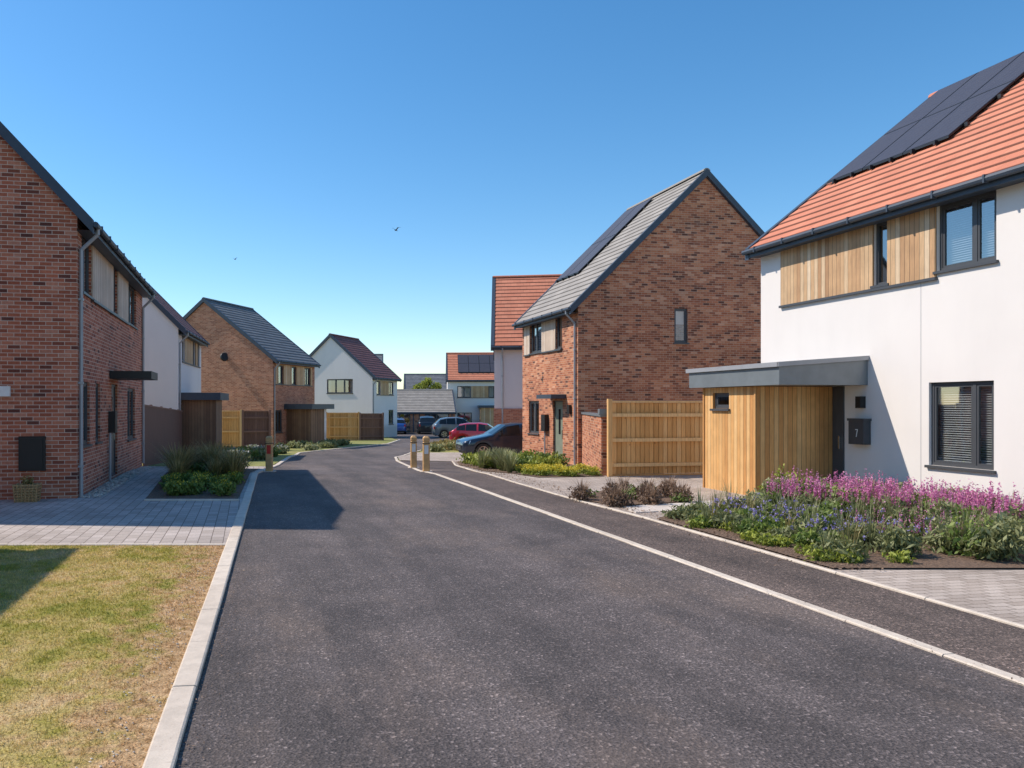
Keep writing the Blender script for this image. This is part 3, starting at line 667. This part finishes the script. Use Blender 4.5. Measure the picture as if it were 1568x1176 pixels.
blades('dry_stems',[(x,y,.05,rnd.uniform(.6,1.1)) for x,y in fill(core,30,77)],.45,.25,.0035,L_STRAW,E,5,24)
fr=[(x,y) for x,y in fill([(4.98,8.6),(4.4,11.8),(4.75,12.2),(5.8,9.2),(6.3,8.6)],28,16)]
leaves('edging_plants',[(x,y,.07,.15,.15,.09,260) for x,y in fr],.032,L_LIME,E,1.6,17)
leaves('porch_shrub',[(6.95,13.9,.18,.25,.22,.2,500),(7.5,14.2,.25,.22,.2,.3,450),(7.2,14.0,.5,.1,.1,.2,60)],.045,L_LIME,E,1.6,18)
def chips(name,pts,s,mat,seed):
    rs=np.random.RandomState(seed); n=len(pts); p=np.array(pts); a=rs.normal(size=(n,3)); a[:,2]*=.3; a/=np.linalg.norm(a,axis=1)[:,None]
    b=np.cross(a,np.array([0,0,1.0])+rs.normal(size=(n,3))*.4); b/=np.linalg.norm(b,axis=1)[:,None]; k=(s*(.5+rs.rand(n)))[:,None]
    return npmesh(name,np.stack([p-a*k,p+b*k*.5,p+a*k,p-b*k*.5],1).reshape(-1,3),4,rs.rand(n),mat)
ch=[]
for _ in range(2600):
    y=random.uniform(8.2,28); d=random.gauss(.12,.22)
    for (xa,ya),(xb,yb) in zip(fpR[:-1],fpR[1:]):
        if ya<=y<=yb: x=xa+(xb-xa)*(y-ya)/(yb-ya)
    ch.append((x+.15+d,y,g(y)+.042 if d>-.1 else g(y)+.016))
chips('bark_mulch',ch,.018,L_BROWN,81)
ch=[]
for _ in range(1800):
    y=3.2+random.random()**1.5*16; s=random.choice((0,1)); x=KX(y)+abs(random.gauss(0,.10)) if s==0 else RX(y)+random.gauss(.2,.35)
    ch.append((x,y,.012 if s==0 else .02))
chips('leaf_litter',ch,.007,L_BROWN,82)
E=empty('path_slabs'); mb=MB()
for i in range(6):
    for j in range(2):
        a=i*.46;  x=4.15+a+.05*j; y=12.75+a*.36+j*.47-.05
        mb.hexa([(x,y,.0),(x+.43,y+.15,.0),(x+.40,y+.59,.0),(x-.03,y+.44,.0)]+[(x,y,.03),(x+.43,y+.15,.03),(x+.40,y+.59,.03),(x-.03,y+.44,.03)])
mb.obj('slabs',SLAB,E)
E=empty('flower_bed'); bed2=[(3.62,14.6),(4.1,13.45),(5.5,14.0),(5.95,15.4),(4.8,16.4)]
sheet('soil',bed2,.03,SOIL,E)
p=fill(bed2,18,21); leaves('heather',[(x,y,.12,.22,.22,.17,380) for x,y in p[:11]],.032,L_BROWN,E,2.4,22); leaves('low_greens',[(x,y,.08,.2,.2,.12,260) for x,y in p[11:]],.035,L_GREEN,E,1.6,23)
blades('dry_stems',[(x,y,.05,1) for x,y in p[:11]],.36,.24,.004,L_BROWN,E,24,70)
E=empty('flower_bed'); bed3=[(5.45,19.2),(3.8,18.9),(2.75,21.2),(2.45,25),(2.6,27.8),(5.55,29.6),(6.2,25.4),(5.4,20.5)]
sheet('soil',bed3,.03,SOIL,E)
p=fill([(5.3,19.35),(3.9,19.1),(3.3,20.4),(5.2,20.6)],26,31)
leaves('yellow_edging_leaves',[(x,y,.1,.2,.2,.12,220) for x,y in p],.045,L_LIME,E,1.4,32); leaves('yellow_flowers',[(x,y,.19,.2,.2,.07,120) for x,y in p],.035,P_YEL,E,1,33)
p=fill([(4.9,20.6),(3.1,20.8),(2.65,25),(2.8,27.5),(4.6,27.8),(5.5,24)],46,34)
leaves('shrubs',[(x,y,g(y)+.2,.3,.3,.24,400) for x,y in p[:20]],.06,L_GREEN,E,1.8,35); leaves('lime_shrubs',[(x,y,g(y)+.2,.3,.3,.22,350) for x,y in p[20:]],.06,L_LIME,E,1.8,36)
blades('ornamental_grass',[(x,y,g(y),1) for x,y in fill([(3.4,19.9),(2.8,22),(2.7,24),(3.6,23)],14,37)],.6,.4,.008,L_SAGE,E,38,90)
E=empty('flower_bed'); p=fill([(1.9,38.8),(3.2,44.6),(4.8,50),(6.2,50),(5.2,38.8)],40,41)
leaves('shrubs',[(x,y,g(y)+.15,.5,.5,.25,240) for x,y in p[:18]],.12,L_SAGE,E,1.8,42); leaves('straw_shrubs',[(x,y,g(y)+.2,.5,.5,.3,240) for x,y in p[18:]],.12,L_STRAW,E,1.8,43)
# left bed
E=empty('flower_bed'); bed5=[(-4.45,14.35),(-2.72,14.35),(KX(20.2)-.2,20.2),(-3.6,22.2),(-5.9,22.2),(-5.7,20.2)]
sheet('soil',bed5,.040,SOIL,E)
kerb('bed_edging',[(-4.45,14.33),(-2.68,14.33)],.05,.055,KERB,-1).parent=E
p=fill([(-4.35,14.65),(-3.0,14.65),(-3.4,17.6),(-4.9,17.6)],26,51)
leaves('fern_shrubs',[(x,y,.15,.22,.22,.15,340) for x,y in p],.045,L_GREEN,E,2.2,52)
leaves('yellow_blossom',[(x,y,.28,.2,.2,.04,18) for x,y in p],.03,P_YEL,E,1,53)
p=fill([(-4.9,17.2),(-3.3,17.2),(-3.7,21),(-5.4,21)],18,54)
blades('ornamental_grass',[(x,y,.04,random.uniform(.6,1.1)) for x,y in p],.78,.65,.007,L_STRAW,E,55,180)
leaves('mixed_shrubs',[(x,y,.2,.34,.34,.22,380) for x,y in fill([(-4.9,18),(-3.4,18),(-3.8,21.8),(-5.6,21.8)],10,57)],.055,L_GREEN,E,2.0,56)
E=empty('flower_bed'); p=fill([(-6.9,25),(-4.6,25),(-4.6,37),(-7.0,37)],28,61)
leaves('shrubs',[(x,y,g(y)+.2,.38,.38,.24,300) for x,y in p[:10]],.09,L_GREEN,E,1.8,62); leaves('pale_shrubs',[(x,y,g(y)+.18,.36,.36,.24,260) for x,y in p[10:]],.09,L_SAGE,E,1.8,63)
leaves('white_blossom',[(x,y,g(y)+.38,.36,.36,.1,60) for x,y in p[10:24]],.07,P_WHITE,E,1,64)
E=empty('flower_bed'); p=fill([(-5.6,39),(-3.9,39.5),(-3.2,42.8),(-1.5,45.5),(-3.0,50),(-5.6,43)],16,65)
leaves('shrubs',[(x,y,g(y)+.16,.45,.45,.22,220) for x,y in p],.12,L_SAGE,E,1.8,66)
E=empty('hedge'); leaves('foliage',[(x,101+random.uniform(-1,1),.3,2.2,1.2,1.6,500) for x in range(-40,45,3)],.3,L_GREEN,E,1.5,71)
E=empty('broadleaf_tree',(4.9,88,-.9)); mb=MB(); mb.tube((0,0,0),(.05,0,2.6),.16,.11); 
bl=[]
rs=random.Random(3)
for k in range(13):
    a=k*2.4; q=Vector((math.cos(a)*rs.uniform(.5,1.7),math.sin(a)*rs.uniform(.4,1.2),rs.uniform(3.2,5.3))); mb.tube((.05,0,rs.uniform(2,2.6)),q,.06,.02,5)
    bl.append((q.x,q.y,q.z,.6,.6,.45,380))
mb.obj('trunk_and_limbs',BARK,E); leaves('crown',bl,.16,L_LIME,E,1.5,72)

# lawn blades
rs=np.random.RandomState(9); n=150000
x=rs.uniform(-7.0,-.8,n); y=3.0+rs.rand(n)**1.25*6.72
ok=(x<KX(y)-.15+rs.normal(0,.014,n)); x=x[ok]; y=y[ok]; n=len(x)
dd=(KX(y)-.15-x); keep=rs.rand(n)<np.clip(.35+dd*1.1,0,1); x=x[keep]; y=y[keep]; n=len(x)
an=rs.rand(n)*6.283; h=(.010+.020*rs.rand(n)); w=.0022+.0012*rs.rand(n)+.0006*(y-3)
b0=np.stack([x,y,np.full(n,.020)],1); q=np.stack([np.cos(an)*w,np.sin(an)*w,0*an],1); ln=rs.normal(0,.013,(n,2))
tip=b0+np.stack([ln[:,0],ln[:,1],h],1)
npmesh('grass',np.stack([b0-q,b0+q,tip],1).reshape(-1,3),3,rs.rand(n),BLADE)
def stones(name,pts,s,mat,seed):
    rs=np.random.RandomState(seed); VV=[]
    oc=np.array([[1,0,0],[-1,0,0],[0,1,0],[0,-1,0],[0,0,1],[0,0,-1]],float); fa=[(0,2,4),(2,1,4),(1,3,4),(3,0,4),(2,0,5),(1,2,5),(3,1,5),(0,3,5)]
    for (x,y,z) in pts:
        v=oc*s*rs.uniform(.6,1.4,(6,1))*np.array([1,.8,.6])+np.array([x,y,z])
        for f in fa: VV.append(v[list(f)])
    V=np.concatenate(VV); return npmesh(name,V,3,rs.rand(len(V)//3),mat)
pp=[]
for i in range(900):
    s=random.uniform(0,9); o=random.uniform(.05,.42); pp.append((-5.834-.1736*s+.9848*o,14.65+.9848*s+.1736*o,.038+g(14.65+.98*s)))
stones('pebble_strip',pp,.028,STONE,3)
pp=[(KX(y)-random.uniform(.15,.5),y,.028) for y in [random.uniform(3.5,9) for _ in range(220)]]
stones('scattered_gravel',pp,.008,STONE,5)

# wicker basket with dry plant
E=empty('wicker_basket',(-6.55,14.15,.028),R(8)); mb=MB()
for k in range(7):
    z=k*.05; s=.17+.006*k
    for (a,b_) in (((-s,-s*.6),(s,-s*.6)),((s,-s*.6),(s,s*.6)),((s,s*.6),(-s,s*.6)),((-s,s*.6),(-s,-s*.6))): mb.tube((a[0],a[1],z),(b_[0],b_[1],z),.02,n=6)
for i in range(7):
    u=-.18+.06*i
    for yy in(-.12,.12): mb.tube((u,yy,0),(u*1.15,yy*1.15,.33),.012,n=5)
mb.box(-.16,.16,-.09,.09,0,.25); mb.obj('weave',WICKER,E)
leaves('plant',[(0,0,.36,.13,.1,.1,160)],.035,L_STRAW,E,2,91)

# ------------------------------------------------------------ cars
def interp(x,P):
    for (a,b),(c,d) in zip(P[:-1],P[1:]):
        if a<=x<=c: return b+(d-b)*(x-a)/(c-a)
    return P[-1][1] if x>P[-1][0] else P[0][1]
def car(name,loc,rot,paint,sc=1.0,suv=False):
    E=empty(name,(loc[0],loc[1],g(loc[1])+.004),rot); E.scale=(sc,sc,sc)
    hh=1.12 if suv else 1.0
    top=[(0,.62),(.06,.74),(.35,.84),(1.0,.96),(1.25,1.02),(1.85,1.40),(2.3,1.47),(3.1,1.45),(3.6,1.36),(4.0,1.02),(4.14,.92),(4.2,.75)]
    belt=[(0,.60),(.06,.72),(.35,.80),(1.0,.90),(1.25,.93),(3.6,1.0),(4.0,.97),(4.14,.88),(4.2,.72)]
    wid=[(0,.62),(.12,.78),(.5,.86),(2,.89),(3.6,.87),(4.05,.80),(4.2,.68)]
    wr=.32; ax=(.82,3.38); xs=sorted({round(i*.1,3) for i in range(43)}|{.06,1.25,1.85,3.6,4.14}|{round(a+s*t,3) for a in ax for s in(-1,1) for t in(.37,.34,.28,.2)})
    rings=[]
    for x in xs:
        w=interp(x,wid); zt=interp(x,top)*hh; zb=interp(x,belt)*hh; z0=.24 if .1<x<4.1 else .34
        for a in ax:
            if abs(x-a)<.372: z0=max(z0,.30+math.sqrt(max(0,.375**2-(x-a)**2)))
        z0=min(z0,zb-.12)
        cab=max(0,min(1,(zt-zb)/(.40*hh))); wt=w*(.93-.19*cab)
        rings.append([(w*.96,z0),(w,max(z0+.02,.5)),(w*1.0,(max(.5,z0)+zb)/2+.02),(w*.965,zb),(wt+.02,zt-.07*min(1,cab+.3)),(wt-.10,zt-.012),(0,zt+.015)])
    body=MB();gl=MB();
    for i in range(len(xs)-1):
        x0,x1=xs[i],xs[i+1]; A,B=rings[i],rings[i+1]; xm=(x0+x1)/2
        for sgn in (1,-1):
            for k in range(6):
                q=[(x0,A[k][0]*sgn,A[k][1]),(x1,B[k][0]*sgn,B[k][1]),(x1,B[k+1][0]*sgn,B[k+1][1]),(x0,A[k+1][0]*sgn,A[k+1][1])]
                isg=(k==3 and 1.45<xm<3.75 and not(2.38<xm<2.46) and not (3.18<xm<3.24)) or (k>=4 and (1.27<xm<1.83)) or (k>=4 and 3.62<xm<3.98)
                (gl if isg else body).poly(q)
    for R_,x in ((rings[0],xs[0]),(rings[-1],xs[-1])):
        body.poly([(x,p[0],p[1]) for p in R_]+[(x,-p[0],p[1]) for p in R_[::-1][1:]])
    bo=body.obj('body',paint,E); 
    bm=bmesh.new(); bm.from_mesh(bo.data); bmesh.ops.remove_doubles(bm,verts=bm.verts,dist=.0005); bmesh.ops.recalc_face_normals(bm,faces=bm.faces); bm.to_mesh(bo.data); bm.free(); bo.data.polygons.foreach_set('use_smooth',[True]*len(bo.data.polygons))
    gl.obj('windows',CGLASS,E)
    u=MB(); u.box(.15,4.05,-.68,.68,.2,.62)
    for a in ax:
        for s in (1,-1): u.tube((a,s*.62,wr),(a,s*.86,wr),wr,n=24)
    u.box(-.012,.05,-.45,.45,.38,.56)
    u.box(1.5,1.62,.9,1.02,.98*hh,1.08*hh); u.box(1.5,1.62,-1.02,-.9,.98*hh,1.08*hh)
    u.obj('tyres_and_underbody',BLACK,E)
    r=MB()
    for a in ax:
        for s in (1,-1):
            for k in range(5):
                an=k*1.2566; r.hexa([(a+math.cos(an+d)*rr,s*yy,wr+math.sin(an+d)*rr) for yy in (.862,.875) for d,rr in ((-.6,.05),(.6,.05),(.13,.2),(-.13,.2))])
            for k in range(20):
                t0,t1=k*.314,(k+1)*.314; r.poly([(a+math.cos(t0)*.19,s*.87,wr+math.sin(t0)*.19),(a+math.cos(t1)*.19,s*.87,wr+math.sin(t1)*.19),(a+math.cos(t1)*.215,s*.87,wr+math.sin(t1)*.215),(a+math.cos(t0)*.215,s*.87,wr+math.sin(t0)*.215)])
    r.box(-.02,.0,-.26,.26,.42,.52)
    for s in (1,-1): r.hexa([(.02,s*.5,.60),(.25,s*.80,.64),(.25,s*.82,.64),(.0,s*.52,.60),(.04,s*.5,.70),(.3,s*.80,.76),(.3,s*.82,.76),(.02,s*.52,.70)])
    r.obj('wheels_and_lights',CHROME,E)
    t=MB()
    for s in (1,-1): t.box(4.10,4.2,s*.72-.06,s*.72+.06,.72,.92)
    t.obj('tail_lights',REDP,E)
    return E
car('dark_blue_car',(3.15,32.4),R(8),carpaint('paint_navy',(.014,.025,.048)))
car('red_car',(7.9,45.5),R(170),carpaint('paint_red',(.42,.02,.04)),.95)
car('grey_estate_car',(8.0,61),R(184),carpaint('paint_grey',(.14,.17,.2)),1,True)
car('blue_car',(1.35,74.8),R(-92),carpaint('paint_blue',(.03,.10,.35)),.98)
car('black_car',(4.0,74.8),R(-90),carpaint('paint_black',(.02,.022,.026)),1,True)

# ------------------------------------------------------------ birds
def bird(loc,rot,s):
    E=empty('bird',loc,rot); E.scale=(s,s,s); mb=MB()
    prof=[(-.5,.0),(-.42,.06),(-.25,.1),(0,.12),(.25,.08),(.45,.03)]
    rg=[[(x,math.cos(k*1.047)*r,math.sin(k*1.047)*r) for k in range(6)] for x,r in prof]
    for A,B in zip(rg[:-1],rg[1:]):
        for k in range(6): mb.poly([A[k],A[(k+1)%6],B[(k+1)%6],B[k]])
    mb.poly([(.4,-.03,0),(.75,-.14,.02),(.66,0,.0),(.75,.14,.02),(.4,.03,0)])
    for s_ in (1,-1):
        mb.poly([(-.2,s_*.08,.03),(.15,s_*.08,.03),(.1,s_*.5,.42),(-.2,s_*.45,.42)]); mb.poly([(-.2,s_*.45,.42),(.1,s_*.5,.42),(.35,s_*.95,.5)])
    mb.obj('body_and_wings',BLACK,E)
bird((.46,30,8.6),R(60),.22); bird((-8.7,45,10.3),R(70),.2)

# ------------------------------------------------------------ sky, sun, camera
sd=Vector((-.907,.277,1)).normalized()
el=math.asin(sd.z); az=math.atan2(sd.x,sd.y)
w=bpy.data.worlds.new('World'); scene.world=w; w.use_nodes=True; nt=w.node_tree
bg=nt.nodes['Background']; sky=nt.nodes.new('ShaderNodeTexSky'); sky.sky_type='NISHITA'; sky.sun_disc=False
sky.sun_elevation=el; sky.sun_rotation=az; sky.air_density=1.0; sky.dust_density=.2; sky.ozone_density=2.6
hs=nt.nodes.new('ShaderNodeHueSaturation'); hs.inputs['Hue'].default_value=.496; hs.inputs['Saturation'].default_value=1.28; hs.inputs['Value'].default_value=1.18
nt.links.new(sky.outputs[0],hs.inputs['Color']); nt.links.new(hs.outputs[0],bg.inputs[0]); bg.inputs[1].default_value=.15
ld=bpy.data.lights.new('sun','SUN'); ld.energy=5.0; ld.angle=R(.53); ld.color=(1,.90,.78)
lo=bpy.data.objects.new('sun',ld); COL.objects.link(lo); lo.rotation_euler=sd.to_track_quat('Z','Y').to_euler()
cd=bpy.data.cameras.new('camera'); co_=bpy.data.objects.new('camera',cd); COL.objects.link(co_)
co_.location=(0,0,1.8); co_.rotation_euler=(R(90),0,0)
cd.sensor_width=36; cd.lens=36*1180/1568; cd.shift_x=.125; cd.shift_y=32/1568; cd.clip_start=.05; cd.clip_end=4000
scene.camera=co_
scene.view_settings.view_transform='Standard'; scene.view_settings.look='None'; scene.view_settings.exposure=0
